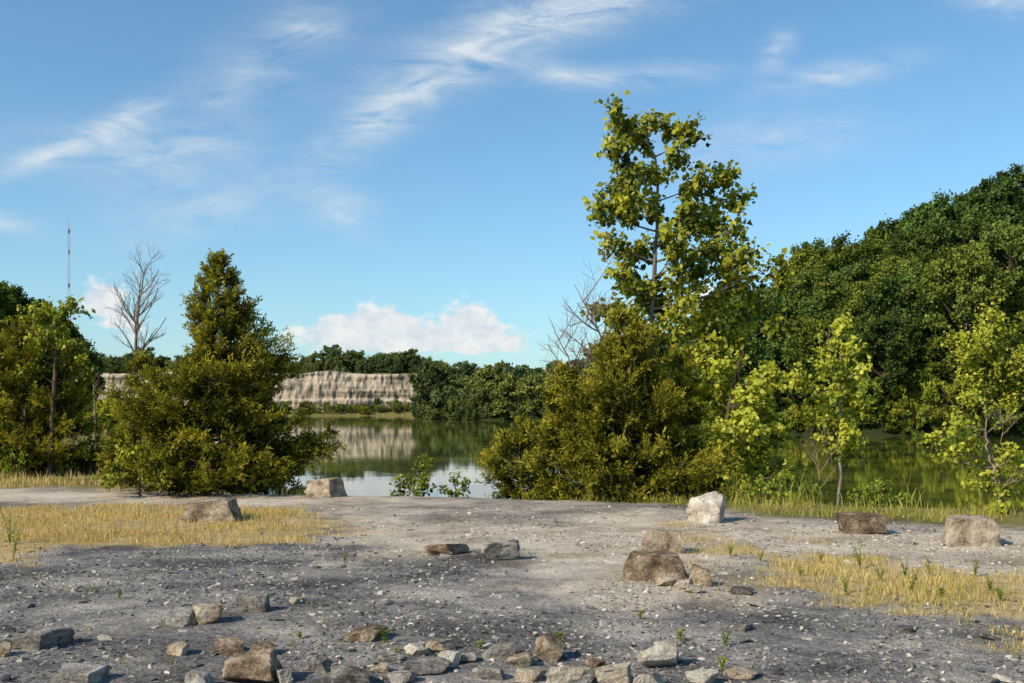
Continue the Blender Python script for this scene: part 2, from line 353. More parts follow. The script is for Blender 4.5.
put(E,PH,scatter(150,24,95,98,165,lambda x,y:1.0<lsd(x,y)<48,rng,4.0),0.75,1.2,rng,0.5)
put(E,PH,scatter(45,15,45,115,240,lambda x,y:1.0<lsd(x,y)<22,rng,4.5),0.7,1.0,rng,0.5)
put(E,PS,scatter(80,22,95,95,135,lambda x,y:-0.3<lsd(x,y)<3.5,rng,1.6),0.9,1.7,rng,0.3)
E=empty('promontory_trees')
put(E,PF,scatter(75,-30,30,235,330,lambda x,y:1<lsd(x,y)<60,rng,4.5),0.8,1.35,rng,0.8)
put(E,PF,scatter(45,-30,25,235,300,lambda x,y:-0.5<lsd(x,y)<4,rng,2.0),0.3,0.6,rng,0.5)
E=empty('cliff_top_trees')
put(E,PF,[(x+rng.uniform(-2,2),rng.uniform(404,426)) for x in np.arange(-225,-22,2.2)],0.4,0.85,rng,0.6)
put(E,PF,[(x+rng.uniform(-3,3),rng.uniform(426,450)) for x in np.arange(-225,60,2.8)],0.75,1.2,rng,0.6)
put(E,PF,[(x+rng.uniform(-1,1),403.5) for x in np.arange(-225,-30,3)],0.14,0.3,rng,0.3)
E=empty('shoreline_shrubs')
put(E,PF,[(x+rng.uniform(-2,2),rng.uniform(389,396)) for x in np.arange(-170,-30,2.4)],0.16,0.50,rng,0.3)
put(E,PS,[(x+rng.uniform(-2,2),rng.uniform(386,394)) for x in np.arange(-170,-28,2.0)],0.6,1.3,rng,0.1)
E=empty('left_hill_forest')
put(E,PH,scatter(60,-110,-50,100,190,lambda x,y:lsd(x,y)>6 and x/y<-0.44,rng,4.5),0.8,1.1,rng,0.5)
put(E,PF,scatter(30,-150,-60,190,330,lambda x,y:lsd(x,y)>2 and x/y<-0.43,rng,5),0.7,1.0,rng,0.5)
E=empty('lakeside_shrubs')
put(E,PS,scatter(26,-40,-12,34,78,lambda x,y:lsd(x,y)>1.0 and x/y<-0.39,rng,1.8),0.5,0.95,rng,0.1)
put(E,PS,scatter(14,-40,-12,40,90,lambda x,y:lsd(x,y)>0.5 and -0.42<x/y<-0.33,rng,1.8),0.3,0.5,rng,0.1)

# ------------------------------------------------------------------ radio mast
M_mast,nt=newmat('mast_paint'); L=nt.links
out=nd(nt,'ShaderNodeOutputMaterial'); g=nd(nt,'ShaderNodeNewGeometry'); sx=nd(nt,'ShaderNodeSeparateXYZ'); L.new(g.outputs['Position'],sx.inputs[0])
st=mth(nt,'GREATER_THAN',mth(nt,'FRACT',mth(nt,'DIVIDE',sx.outputs[2],17.0)),0.5)
p=nd(nt,'ShaderNodeBsdfPrincipled'); L.new(mixc(nt,st,(0.32,0.16,0.16),(0.36,0.30,0.33)),p.inputs['Base Color']); L.new(p.outputs[0],out.inputs[0])
mb=MB(); tx,ty=-187.0,420.0; z0,z1=15.0,78.5
legs=[(tx+0.5*math.cos(a),ty+0.5*math.sin(a)) for a in (0.5,2.6,4.7)]
for lx,ly in legs: mb.tube([(lx,ly,z0),(lx,ly,z1)],[0.05,0.05],5)
zs=np.arange(z0,z1-1.5,1.6)
for k,z in enumerate(zs):
    for q in range(3):
        a=legs[q]; b=legs[(q+1)%3]
        mb.tube([(a[0],a[1],z),(b[0],b[1],z+1.5)],[0.03,0.03],4)
for z in (z1-12,z1-26,z1-3): mb.tube([(tx,ty,z),(tx,ty,z+1.6)],[0.4,0.4],8)
mb.tube([(tx,ty,z1-1),(tx,ty,z1+3)],[0.06,0.04],5)
mb.obj('radio_mast',[M_mast])

# ------------------------------------------------------------------ junipers
def juniper(name,px,d,H,Rr,seed,mat,nb=300,prof=None,leanx=0.0,dens=1.0,lobes=0.25):
    rng=np.random.default_rng(seed); mb=MB()
    x0=(px-512)/F*d; z0=float(height(np.array([x0]),np.array([d]))[0])
    tp=np.array([[0,0,-0.3],[0.03,0,H*.25],[leanx*.5,0.02,H*.6],[leanx,0,H*.98]])
    tt=np.linspace(0,1,12); zc=np.interp(tt,np.linspace(0,1,4),tp[:,2])
    Tp=np.stack([np.interp(zc,tp[:,2],tp[:,0]),np.interp(zc,tp[:,2],tp[:,1]),zc],-1)
    mb.tube(Tp,np.linspace(0.03*H**0.8,0.01,12),8,0)
    lo=rng.uniform(0,6.28,9); lh=rng.uniform(0.05,0.85,9)
    nw=max(12,nb//7); wh=(np.arange(nw)+rng.uniform(0,1,nw))/nw; wh=wh**1.12; wa=np.arange(nw)*2.39996+rng.uniform(-.4,.4,nw); wl=rng.uniform(0.70,1.16,nw)
    for k in range(nb):
        g=k%nw
        u=np.clip(wh[g]+rng.normal()*0.024,0,0.99); az=wa[g]+rng.normal()*0.36
        bump=1+lobes*sum(math.cos(az-a)*math.exp(-((u-h)/0.10)**2) for a,h in zip(lo,lh))
        env=Rr*prof(u)*bump
        ln=env*wl[g]*rng.uniform(0.66,1.10)+0.08
        upa=rng.uniform(4,20)+38*u**1.5
        up=math.tan(math.radians(upa))
        zt=0.05*H+u*H*0.95
        rise=min(ln*up,0.9*H*(1-0.6*u))
        h0=np.clip(zt-rise*0.8,0.08,H*0.97)
        bx=np.array([np.interp(h0,tp[:,2],tp[:,0]),0,h0])
        o=np.array([math.cos(az),math.sin(az),0])
        e=bx+o*ln+[0,0,zt-h0]
        c=bx+o*ln*0.6+[0,0,(zt-h0)*0.35+ln*0.10*rng.uniform(-1,1)]
        Bp=bez(bx,c,e,6); mb.tube(Bp,np.linspace(0.004+0.006*ln,0.002,6),4,0)
        ns=max(4,int(ln*15*dens)); s=rng.uniform(0.18,1.0,ns)**0.75
        q=(1-s)[:,None]**2*bx+2*(s*(1-s))[:,None]*c+(s**2)[:,None]*e
        bd=nrm(2*(1-s)[:,None]*(c-bx)+2*s[:,None]*(e-c))
        sd=nrm(bd*0.9+rdir(ns,rng)*0.7+[0,0,0.10+0.3*u]); sl=rng.uniform(0.14,0.38,ns)*(0.55+0.45*min(1,ln))
        m=14; w=rng.uniform(0,1,(ns,m))
        P=(q[:,None,:]+sd[:,None,:]*(sl[:,None]*w)[...,None]).reshape(-1,3)+rng.normal(size=(ns*m,3))*0.014
        D=nrm(np.repeat(sd,m,0)*0.9+rdir(ns*m,rng)*0.80+[0,0,0.1])
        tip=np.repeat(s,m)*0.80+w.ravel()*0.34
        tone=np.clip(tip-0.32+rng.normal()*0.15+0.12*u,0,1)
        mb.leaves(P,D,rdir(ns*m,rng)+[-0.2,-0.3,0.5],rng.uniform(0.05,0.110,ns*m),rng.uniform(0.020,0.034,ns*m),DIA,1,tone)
    return mb.obj(name,[M_bark,mat],'mat0',(x0,d,z0))
pl=lambda t:(1-t)**0.80*min(1,0.84+t*1.2)
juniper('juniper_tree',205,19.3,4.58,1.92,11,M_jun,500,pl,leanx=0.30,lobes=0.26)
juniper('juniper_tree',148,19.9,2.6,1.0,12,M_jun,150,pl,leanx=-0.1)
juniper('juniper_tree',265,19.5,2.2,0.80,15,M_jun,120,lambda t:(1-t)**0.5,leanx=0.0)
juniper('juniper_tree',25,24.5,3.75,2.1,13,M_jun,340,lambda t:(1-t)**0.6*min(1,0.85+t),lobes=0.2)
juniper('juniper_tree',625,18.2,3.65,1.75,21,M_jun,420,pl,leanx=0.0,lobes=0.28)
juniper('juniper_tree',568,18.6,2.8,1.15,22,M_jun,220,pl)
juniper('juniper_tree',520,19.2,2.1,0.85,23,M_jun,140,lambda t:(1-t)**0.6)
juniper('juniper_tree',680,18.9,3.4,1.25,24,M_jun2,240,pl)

# ------------------------------------------------------------------ guided broadleaf trees
def broad(name,d,trunk,clumps,seed,leafL=0.15,dens=520,tr=0.07,spread=0.9,twr=0.005,bare=None):
    rng=np.random.default_rng(seed); mb=MB()
    Tk=np.array([T(a,b,d) for a,b in trunk]); g0=float(height(Tk[0:1,0],Tk[0:1,1])[0]); Tk[0,2]=g0-0.2
    org=Tk[0].copy(); org[2]=g0
    Tk=Tk-org
    n=24; tt=np.linspace(0,1,n); kk=np.linspace(0,1,len(Tk))
    P=np.stack([np.interp(tt,kk,Tk[:,i]) for i in range(3)],-1)
    P[1:-1]=(P[:-2]+2*P[1:-1]+P[2:])/4; P[1:-1,:2]+=rng.normal(size=(n-2,2))*0.015
    rad=tr*(1-tt)**0.8+0.008
    mb.tube(P,rad,8,0)
    allb=[P]
    for (cx,cy,cr) in clumps:
        r=cr/F*d; C=T(cx,cy,d)-org; C[1]+=rng.uniform(-1,1)*spread
        cost=[]
        for Pb in allb:
            dd=np.linalg.norm(Pb-C,axis=1); rise=C[2]-Pb[:,2]
            pen=np.where(rise<0.25*dd,3*dd,0)
            c_=dd*(0.6 if Pb is P else 1.0)+pen
            cost.append((c_.min(),c_.argmin()))
        bi=int(np.argmin([c[0] for c in cost])); Pb=allb[bi]; si=cost[bi][1]
        S0=Pb[si]; L0=np.linalg.norm(C-S0)
        mid=(S0+C)/2+rng.normal(size=3)*0.10*L0+[0,0,-0.10*L0]
        Bp=bez(S0,mid,C,8); mb.tube(Bp,np.linspace(min(tr*0.45,0.008+0.011*L0),twr,8),5,0); allb.append(Bp)
        nt_=max(6,int(11*r/0.5))
        nleaf=int(dens*r*r/nt_)+3
        for k in range(nt_):
            st=Bp[rng.integers(3,8)]
            en=C+rdir(1,rng)[0]*r*rng.uniform(0.5,1.25)*np.array([1,1,0.9])
            md=(st+en)/2+rng.normal(size=3)*0.12*r
            tw=bez(st,md,en,5); mb.tube(tw,np.linspace(twr*1.2,twr*0.4,5),3,0)
            if bare and rng.random()<bare: continue
            s=rng.uniform(0.25,1.03,nleaf)
            q=(1-s)[:,None]**2*st+2*(s*(1-s))[:,None]*md+(s**2)[:,None]*en
            q=q+rng.normal(size=q.shape)*leafL*0.55
            D=nrm(nrm(en-st)*0.5+rdir(nleaf,rng)*0.9+[0,0,-0.35]); N=nrm(rdir(nleaf,rng)*0.75+[-0.4,-0.45,0.55])
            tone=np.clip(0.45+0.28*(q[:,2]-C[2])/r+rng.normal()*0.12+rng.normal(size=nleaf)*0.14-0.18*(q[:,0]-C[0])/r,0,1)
            sz=leafL*rng.uniform(0.5,1.15,nleaf)
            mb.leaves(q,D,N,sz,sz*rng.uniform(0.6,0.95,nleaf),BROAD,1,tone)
    return mb,org
mbt,org=broad('sycamore',19.6,[(652,500),(650,440),(648,380),(652,310),(655,260),(658,210),(656,160),(640,120)],
 [(628,114,18),(610,124,17),(640,135,20),(655,118,11),(682,118,14),(690,138,16),(676,162,15),(608,155,17),(628,178,22),(602,200,18),(594,214,14),(622,212,22),
  (650,205,18),(702,185,21),(726,180,19),(745,194,17),(694,215,21),(718,215,21),(738,228,18),(640,245,20),(612,245,14),(665,250,20),(704,255,20),(620,280,18),(652,290,24),(690,290,22),
  (726,262,20),(752,256,18),(770,268,14),(738,290,24),(766,302,18),(790,280,11),(600,305,16),(635,320,22),(670,325,24),(705,325,22),(718,345,22),(748,340,20),(655,180,14),(675,230,16),(630,265,16),(645,160,14),(680,270,18),(615,320,18),(778,322,16),(665,305,18),(655,340,20)],
 31,0.130,1800,0.065,1.0)
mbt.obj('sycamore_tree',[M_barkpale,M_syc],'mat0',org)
mbt,org=broad('bl',18.3,[(712,500),(718,460),(728,410),(738,370),(745,345)],
 [(735,365,24),(760,375,24),(785,380,20),(800,385,14),(745,400,26),(775,410,24),(722,395,24),(735,430,26),(765,440,26),(785,432,14),(720,440,22),(745,465,24),(772,468,18),(725,480,20),(705,465,20),(712,370,18),(790,465,12),(700,350,16),(720,345,16),(760,490,14)],
 32,0.105,1500,0.05,0.8)
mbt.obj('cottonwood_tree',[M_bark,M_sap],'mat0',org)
mbt,org=broad('sap',18.2,[(838,505),(840,460),(840,420),(838,380),(842,325)],
 [(842,325,14),(835,345,16),(852,350,14),(828,368,16),(848,375,16),(862,372,10),(822,390,14),(845,400,18),(860,405,14),(828,415,16),(848,430,16),(832,445,14),(858,440,10),(818,435,10),(845,455,10)],
 33,0.10,2200,0.026,0.35)
mbt.obj('sapling_tree',[M_barkpale,M_sap],'mat0',org)
mbt,org=broad('r1',104,[(985,436),(985,425),(985,380),(988,320)],
 [(985,318,16),(975,338,20),(1000,335,20),(965,355,18),(990,360,24),(1012,362,20),(972,380,20),(1000,390,24),(1020,385,16),(958,340,12),(1010,410,18),(962,398,12)],
 34,0.40,90,0.2,2.0,0.02)
mbt.obj('poplar_tree',[M_bark,M_sap],'mat0',org)
mbt,org=broad('r2',15.6,[(1000,535),(1000,500),(990,460),(985,430)],
 [(945,425,16),(965,420,14),(938,440,12),(975,445,18),(955,455,16),(990,465,16),(1010,480,18),(970,480,14),(1015,455,14),(1030,470,18),(985,500,12),(1020,505,16),(995,405,7),(1010,425,6),(1045,490,20),(1040,450,16)],
 35,0.085,2000,0.026,0.5,bare=0.25)
mbt.obj('poplar_sapling',[M_dead,M_sap],'mat0',org)
mbt,org=broad('l1',23.5,[(50,475),(52,430),(55,380),(58,330),(62,300)],
 [(62,300,14),(45,315,18),(20,312,16),(75,318,16),(30,335,22),(60,340,22),(84,345,14),(10,340,20),(45,365,22),(75,370,18),(20,370,18),(0,320,18),(-20,345,26)],
 36,0.11,1300,0.06,1.0)
mbt.obj('mulberry_tree',[M_bark,M_syc],'mat0',org)
mbt,org=broad('s1',18.0,[(140,492),(140,480),(142,465)],
 [(110,462,14),(130,456,16),(150,462,16),(100,476,10),(125,477,16),(150,480,16),(172,476,12)],
 37,0.075,1900,0.02,0.3)
mbt.obj('sumac_shrub',[M_bark,M_syc],'mat0',org)
mbt,org=broad('s2',18.9,[(410,500),(410,490),(412,478)],
 [(405,482,12),(420,474,12),(398,490,10),(416,490,14),(426,485,8),(424,462,7)],
 38,0.07,2400,0.012,0.25)
mbt.obj('lakeside_bush',[M_bark,M_shrub],'mat0',org)
for k,(px,py,dd) in enumerate([(780,485,17.2),(868,498,16.5),(905,508,16.2),(455,488,19.2),(15,462,23),(880,492,17),(760,496,16.5),(806,500,16.6)]):
    mbt,org=broad('s',dd,[(px,py+10),(px,py),(px,py-8)],[(px-10,py,10),(px+9,py-3,10),(px,py-10,9),(px+2,py+6,12)],50+k,0.065,1500,0.01,0.25)
    mbt.obj('weed_bush',[M_bark,M_weed],'mat0',org)

# ------------------------------------------------------------------ bare trees
def bare(name,d,trunk,seed,tr,levels=3,nbr=9,ln=1.3,s0=0.35,up=0.7):
    rng=np.random.default_rng(seed); mb=MB()
    Tk=np.array([T(a,b,d) for a,b in trunk]); g0=float(height(Tk[0:1,0],Tk[0:1,1])[0]); Tk[0,2]=g0-0.2
    org=Tk[0].copy(); org[2]=g0; Tk-=org
    tt=np.linspace(0,1,20); kk=np.linspace(0,1,len(Tk))
    P=np.stack([np.interp(tt,kk,Tk[:,i]) for i in range(3)],-1); P[1:-1]+=rng.normal(size=(18,3))*0.02
    mb.tube(P,tr*(1-tt*0.9),7,0)
    def grow(P,r,l,length):
        if l==0: return
        for k in range(nbr if l==levels else 4):
            s=rng.uniform(s0 if l==levels else 0.25,0.97); q=P[int(s*(len(P)-1))]
            dd=nrm(P[-1]-P[0]); o=rdir(1,rng)[0]; o-=dd*np.dot(o,dd); o=nrm(o)
            D=nrm(dd*up+o*0.8+[0,0,0.15]); le=length*rng.uniform(0.5,1.0)*(1.15-0.5*s)
            e=q+D*le+[0,0,le*0.15]; c=q+D*le*0.5+rng.normal(size=3)*0.08*le
            Bp=bez(q,c,e,6); rr=r*0.5*(1.1-s*0.6); mb.tube(Bp,np.linspace(rr,rr*0.25+0.002,6),4,0)
            grow(Bp,rr,l-1,length*0.5)
    grow(P,tr,levels,ln)
    return mb.obj(name,[M_dead],True,org)
bare('dead_tree',24.0,[(130,450),(131,410),(134,370),(138,330),(140,300),(146,264)],5,0.07,3,18,1.35,0.40,0.85)
bare('bare_sapling',18.0,[(822,508),(820,470),(812,440)],6,0.02,2,7,0.7,0.3)
bare('bare_sapling',15.8,[(998,530),(1000,470),(1005,410)],8,0.016,2,8,0.6,0.3)
bare('bare_sapling',34.0,[(96,450),(95,400),(93,370)],9,0.05,2,6,0.9,0.4)
bare('dead_snag',19.0,[(640,480),(625,400),(600,335),(574,284)],10,0.05,3,10,1.5,0.5,0.5)
bare('dead_snag',19.0,[(600,480),(590,420),(572,370),(548,316)],14,0.04,3,9,1.2,0.5,0.5)

# ------------------------------------------------------------------ rocks
def icos(sub):
    import bmesh
    bm=bmesh.new(); bmesh.ops.create_icosphere(bm,subdivisions=sub,radius=1)
    V=np.array([v.co[:] for v in bm.verts]); Fc=np.array([[v.index for v in f.verts] for f in bm.faces]); bm.free(); return V,Fc
IV,IF=icos(5)
def rock(name,px,py,wpx,hpx,mat,seed,depth=0.8,box=False,zoff=0.0):
    rng=np.random.default_rng(seed+100)
    x,y=gp(px,py); sc=y/F; w=wpx*sc; h=hpx*sc
    V=IV.copy(); 
    ax=np.array([[1,0,0],[-1,0,0],[0,1,0],[0,-1,0],[0,0,1],[0,0,-1]],float)
    if box: ax[0,2]+=0.12; ax[1,2]+=0.12; ax[2,2]+=0.1; ax[3,2]+=0.15
    jit=0.09 if box else 0.26
    N=nrm(np.concatenate([ax+rng.normal(size=ax.shape)*jit,rdir(8,rng)]))
    O=np.concatenate([rng.uniform(0.48,0.58,6),rng.uniform(0.72,0.86,8) if box else rng.uniform(0.64,0.84,8)])
    for n_,o_ in zip(N,O):
        k=V@n_; V=V-np.maximum(k-o_,0)[:,None]*n_
    for s_,a_ in ((2.2,0.10),(5.5,0.07),(13,0.04)):
        nn=fbm(V[:,0]*s_+seed,V[:,1]*s_+V[:,2]*s_*1.3,seed,3)+fbm(V[:,2]*s_+seed,V[:,0]*s_-V[:,1]*s_,seed+5,3)-0.94
        V=V*(1+a_*nn[:,None]*1.5)
    a=rng.uniform(-0.35,0.35)
    V[:,:2]=V[:,:2]@np.array([[math.cos(a),-math.sin(a)],[math.sin(a),math.cos(a)]])
    mn=V.min(0); mx=V.max(0); V=(V-(mn+mx)/2)/(mx-mn)
    V=V*[w,w*depth,h*1.2]; V[:,2]+=h*0.5-h*0.13+zoff
    mb=MB(); mb.add(V,IF)
    y2=y+w*depth*0.35
    o=mb.obj(name,[mat],True,(x*y2/y,y2,float(height(np.array([x]),np.array([y2]))[0])))
    return o
rk=[('boulder',327,497,42,20,M_rtan,1,.8),('boulder',216,523,58,22,M_rtan,2,.7),('boulder',447,554,46,12,M_rbrown,3,.7),
('boulder',500,560,42,20,M_rdark,54,.8),('boulder',656,581,74,31,M_rbrown,5,.6),('boulder',708,522,42,31,M_rwhite,7,.8),
('boulder',858,533,50,21,M_rbrown,58,.7),('boulder',966,545,62,29,M_rtan,9,.7),('boulder',702,585,24,22,M_rbrown,10,.8),
('rock',684,590,20,10,M_rwhite,11,.8),('rock',667,588,22,8,M_rtan,12,.8),('rock',692,594,16,9,M_rwhite,13,.8),('rock',742,595,26,8,M_rdark,14,.8),
('rock',40,651,56,20,M_rdark,15,.8),('rock',182,629,42,15,M_rgrey,16,.8),('rock',208,628,32,18,M_rtan,17,.8),('rock',254,616,32,20,M_rgrey,18,.8),
('rock',179,657,24,13,M_rtan,19,.8),('rock',231,657,34,14,M_rbrown,20,.8),('rock',253,684,56,32,M_rbrown,21,.8),('rock',262,657,30,11,M_rbrown,47,.8),
('rock',80,684,50,15,M_rgrey,22,.8),('rock',320,674,22,16,M_rdark,23,.8),('rock',366,643,42,14,M_rbrown,24,.8),('rock',200,690,30,18,M_rgrey,48,.8),('rock',283,684,22,14,M_rwhite,61,.8),
('rock',392,662,28,9,M_rgrey,25,.8),('rock',418,657,30,12,M_rwhite,26,.8),('rock',440,652,32,12,M_rtan,27,.8),('rock',428,676,48,13,M_rdark,28,.8),('rock',402,684,30,12,M_rgrey,49,.8),
('rock',449,668,22,15,M_rwhite,29,.8),('rock',498,660,40,13,M_rgrey,30,.8),('rock',520,668,30,11,M_rtan,31,.8),('rock',550,662,34,25,M_rtan,32,.8),('rock',488,680,34,12,M_rdark,50,.8),
('rock',570,688,54,22,M_rwhite,33,.8),('rock',614,688,40,22,M_rtan,34,.8),('rock',658,669,46,28,M_rwhite,35,.8),('rock',648,690,34,17,M_rwhite,36,.8),('rock',596,668,20,10,M_rbrown,51,.8),
('rock',702,688,34,15,M_rwhite,37,.8),('rock',742,680,34,9,M_rtan,38,.8),('rock',742,631,24,8,M_rdark,39,.8),('rock',295,607,12,7,M_rwhite,40,.8),('rock',530,682,34,14,M_rtan,52,.8),
('rock',3,658,20,13,M_rtan,41,.8),('rock',870,528,18,6,M_rgrey,42,.8),('rock',350,688,46,15,M_rdark,43,.8),('rock',905,632,18,6,M_rdark,45,.8),('rock',468,664,18,8,M_rgrey,62,.8),('rock',380,674,20,8,M_rtan,63,.8)]
for r_ in rk: rock(*r_,box=(r_[6] in (5,9,58,2,1)))
rock('boulder',663,551,46,24,M_rtan,6,.6,box=True)

# ------------------------------------------------------------------ gravel
V12,F20=icos(1)
def gravel(name,n,smin,smax,mats,seed,y0,y1,power=2.5):
    rng=np.random.default_rng(seed)
    y=y0+(y1-y0)*rng.uniform(0,1,n)**1.5; x=rng.uniform(-1,1,n)*(y*0.62+0.8)
    cl=fbm(x*1.1,y*1.1,seed); keep=rng.uniform(0,1,n)<sstep(0.28,0.62,cl)*0.9+0.12
    g,b,l=masks(x,y); keep&=(rng.uniform(0,1,n)>np.maximum(g,b)*0.85)
    x=x[keep];y=y[keep];l=l[keep];n=len(x); z=height(x,y)
    s=smin+(smax-smin)*rng.uniform(0,1,n)**power
    V=V12[None]*(1+rng.normal(size=(n,12,1))*0.16)
    q=nrm(rng.normal(size=(n,3,3))); V=V@q*0.75
    V[...,2]*=0.55; V=V*s[:,None,None]*rng.uniform(0.7,1.3,(n,1,3))
    V=V+np.stack([x,y,z+s*0.12],-1)[:,None,:]
    Fc=(F20[None]+np.arange(n)[:,None,None]*12).reshape(-1,3)
    mb=MB(); mb.add(V.reshape(-1,3),Fc,0,np.repeat(l,12)); return mb.obj(name,mats)
mgr,nt=newmat('gravel_stone'); L=nt.links
out=nd(nt,'ShaderNodeOutputMaterial'); geo=nd(nt,'ShaderNodeNewGeometry'); at=nd(nt,'ShaderNodeAttribute',attribute_name='tone')
f=mth(nt,'MULTIPLY_ADD',at.outputs['Fac'],0.22,geo.outputs['Random Per Island'])
c=ramp(nt,f,[(0.0,(0.07,0.068,0.07)),(0.45,(0.22,0.205,0.19)),(0.78,(0.39,0.345,0.295)),(1.0,(0.63,0.56,0.48))])
nz=noise(nt,geo.outputs['Position'],60,2,0.7)
c=mixc(nt,0.6,c,ramp(nt,nz,[(0.3,(0.5,0.5,0.5)),(0.6,(1.1,1.1,1.1))]),'MULTIPLY')
p=nd(nt,'ShaderNodeBsdfDiffuse'); L.new(c,p.inputs[0]); L.new(p.outputs[0],out.inputs[0])
gravel('gravel',52000,0.006,0.032,[mgr],1,4.6,16)
gravel('loose_stones',1500,0.02,0.075,[mgr],2,4.6,15,3.0)

# ------------------------------------------------------------------ grass
def grass(name,poly_test,n,xr,yr,hmin,hmax,w,mat,seed,bend=0.5):
    rng=np.random.default_rng(seed)
    x=rng.uniform(*xr,n); y=rng.uniform(*yr,n)
    k=rng.uniform(0,1,n)<poly_test(x,y); x=x[k]; y=y[k]; n=len(x)
    hh=(hmin+(hmax-hmin)*rng.uniform(0,1,n)**1.6)*(0.45+1.1*fbm(x*1.5,y*1.5,seed))
    z=height(x,y)-0.01; a=rng.uniform(0,6.28,n); be=rng.uniform(0.1,bend,n)*hh
    D=np.stack([np.cos(a),np.sin(a),0*a],-1); b=rng.uniform(0,6.28,n); S=np.stack([np.cos(b),np.sin(b),0*b],-1)*(w*rng.uniform(.6,1.3,n))[:,None]
    B=np.stack([x,y,z],-1); U=np.array([0,0,1.0])
    M1=B+D*be[:,None]*0.3+U*(hh*0.55)[:,None]; Tp=B+D*be[:,None]+U*hh[:,None]
    V=np.stack([B-S,B+S,M1+S*0.7,Tp,M1-S*0.7],1)
    mb=MB(); mb.add(V.reshape(-1,3),np.arange(n*5).reshape(-1,5),0,np.repeat(np.clip(0.3+0.5*fbm(x*0.9,y*0.9,seed+3)+rng.normal(size=n)*.12,0,1),5))
    return mb.obj(name,[mat])
def patch(x,y,s,a=0.3,b=0.6): return sstep(a,b,fbm(x*1.3,y*1.3,s))
f_dry=lambda x,y: masks(x,y)[0]*(0.15+0.85*patch(x,y,41,0.36,0.56))
grass('dry_grass',f_dry,70000,(-11,-1.5),(9.5,17),0.02,0.11,0.0045,M_grassdry,61)
grass('green_grass',f_dry,7000,(-11,-1.5),(9.5,17),0.03,0.13,0.0045,M_grassgreen,69)
grass('dry_grass',f_dry,48000,(1.2,9),(5.6,14),0.02,0.10,0.004,M_grassdry,68)
grass('green_grass',f_dry,30000,(1.2,9),(5.6,14),0.03,0.12,0.004,M_grassgreen,62)
fb=lambda x,y: masks(x,y)[1]*(0.12+0.88*patch(x,y,43,0.35,0.6))*(lake_sd(x,y)>0.0)
grass('bank_grass',fb,20000,(1,16),(14,20),0.06,0.22,0.006,M_grassgreen,63)
ft=lambda x,y: masks(x,y)[1]*patch(x,y,44,0.46,0.62)*sstep(14.6,15.8,y)*(0.12+0.88*(1-sstep(4.8,5.6,x)))*(lake_sd(x,y)>0.3)
grass('tall_grass',ft,7000,(3.0,10),(14.5,18.0),0.20,0.62,0.005,M_grassgreen,64,bend=0.6)
grass('bank_grass',fb,26000,(-16,-3.2),(18,32),0.06,0.28,0.008,M_grassdry,65)
grass('bank_grass',lambda x,y:masks(x,y)[1]*(lake_sd(x,y)>0.2),4000,(-4.5,1),(17.8,21.5),0.06,0.22,0.006,M_grassgreen,66)
fs=lambda x,y: patch(x,y,47,0.58,0.72)*(masks(x,y)[1]<0.3)*0.8
grass('sparse_grass',fs,20000,(-6,6),(4.6,13),0.02,0.08,0.003,M_grassgreen,67)
def weed(px,py,hpx,seed,nst=5):
    rng=np.random.default_rng(seed); x,y=gp(px,py); h=hpx*y/F; mb=MB(); z=float(height(np.array([x]),np.array([y]))[0])
    for k in range(nst):
        a=rng.uniform(0,6.28); e=np.array([math.cos(a)*h*.25,math.sin(a)*h*.25,h*rng.uniform(0.5,1)])
        P=bez(np.zeros(3),e*[0.2,0.2,0.6],e,7); mb.tube(P,np.linspace(0.004,0.0015,7),4,0)
        m=int(14+h*30); s=rng.uniform(0.12,1,m); q=np.stack([np.interp(s,np.linspace(0,1,7),P[:,i]) for i in range(3)],-1)
        D=rdir(m,rng)*[1,1,.4]+[0,0,.35]; Lf=rng.uniform(0.02,0.05,m)*(0.5+h)
        mb.leaves(q,D,np.array([[0,0,1.0]])+rdir(m,rng)*.4,Lf,Lf*0.35,DIA,1,rng.uniform(0.4,1.0,m))
    mb.obj('weed',[M_weed,M_shrub],False,(x,y,z))
for k,(a,b,c) in enumerate([(10,545,48),(14,560,36),(860,566,30),(912,590,28),(905,575,20),(725,645,24),(722,672,18),(385,645,18),(398,660,14),(845,592,16),(975,575,18),(560,640,12),(680,640,14),(940,600,16),(345,560,12),(760,560,14),(640,620,10),(120,600,10),(480,650,12),(1000,600,20),(820,560,14),(300,640,9),(880,580,20),(930,575,22),(990,590,16),(800,575,12),(730,555,14)]):
    weed(a,b,c,200+k)

# ------------------------------------------------------------------ light & sky
az=np.array([-0.80,-0.60]); az=az/np.linalg.norm(az); EL=math.radians(35)
sd_=Vector((az[0]*math.cos(EL),az[1]*math.cos(EL),math.sin(EL)))
sun=bpy.data.lights.new('sun','SUN'); sun.energy=5.0; sun.angle=math.radians(0.5); sun.color=(1.0,0.88,0.68)
so=bpy.data.objects.new('sun',sun); so.rotation_euler=sd_.to_track_quat('Z','Y').to_euler(); scene.collection.objects.link(so)
w=bpy.data.worlds.new('World'); scene.world=w; w.use_nodes=True; nt=w.node_tree; nt.nodes.clear(); L=nt.links
sky=nt.nodes.new('ShaderNodeTexSky'); sky.sky_type='NISHITA'; sky.sun_disc=False; sky.sun_elevation=EL
sky.sun_rotation=math.atan2(az[0],az[1])%(2*math.pi); sky.air_density=1.0; sky.dust_density=0.6; sky.ozone_density=2.0
tc=nt.nodes.new('ShaderNodeTexCoord'); sp=nt.nodes.new('ShaderNodeSeparateXYZ'); L.new(tc.outputs['Generated'],sp.inputs[0])
yv=mth(nt,'MAXIMUM',sp.outputs[1],0.05)
U=mth(nt,'DIVIDE',sp.outputs[0],yv); Vv=mth(nt,'DIVIDE',sp.outputs[2],yv)
uv=nt.nodes.new('ShaderNodeCombineXYZ'); L.new(U,uv.inputs[0]); L.new(Vv,uv.inputs[1])
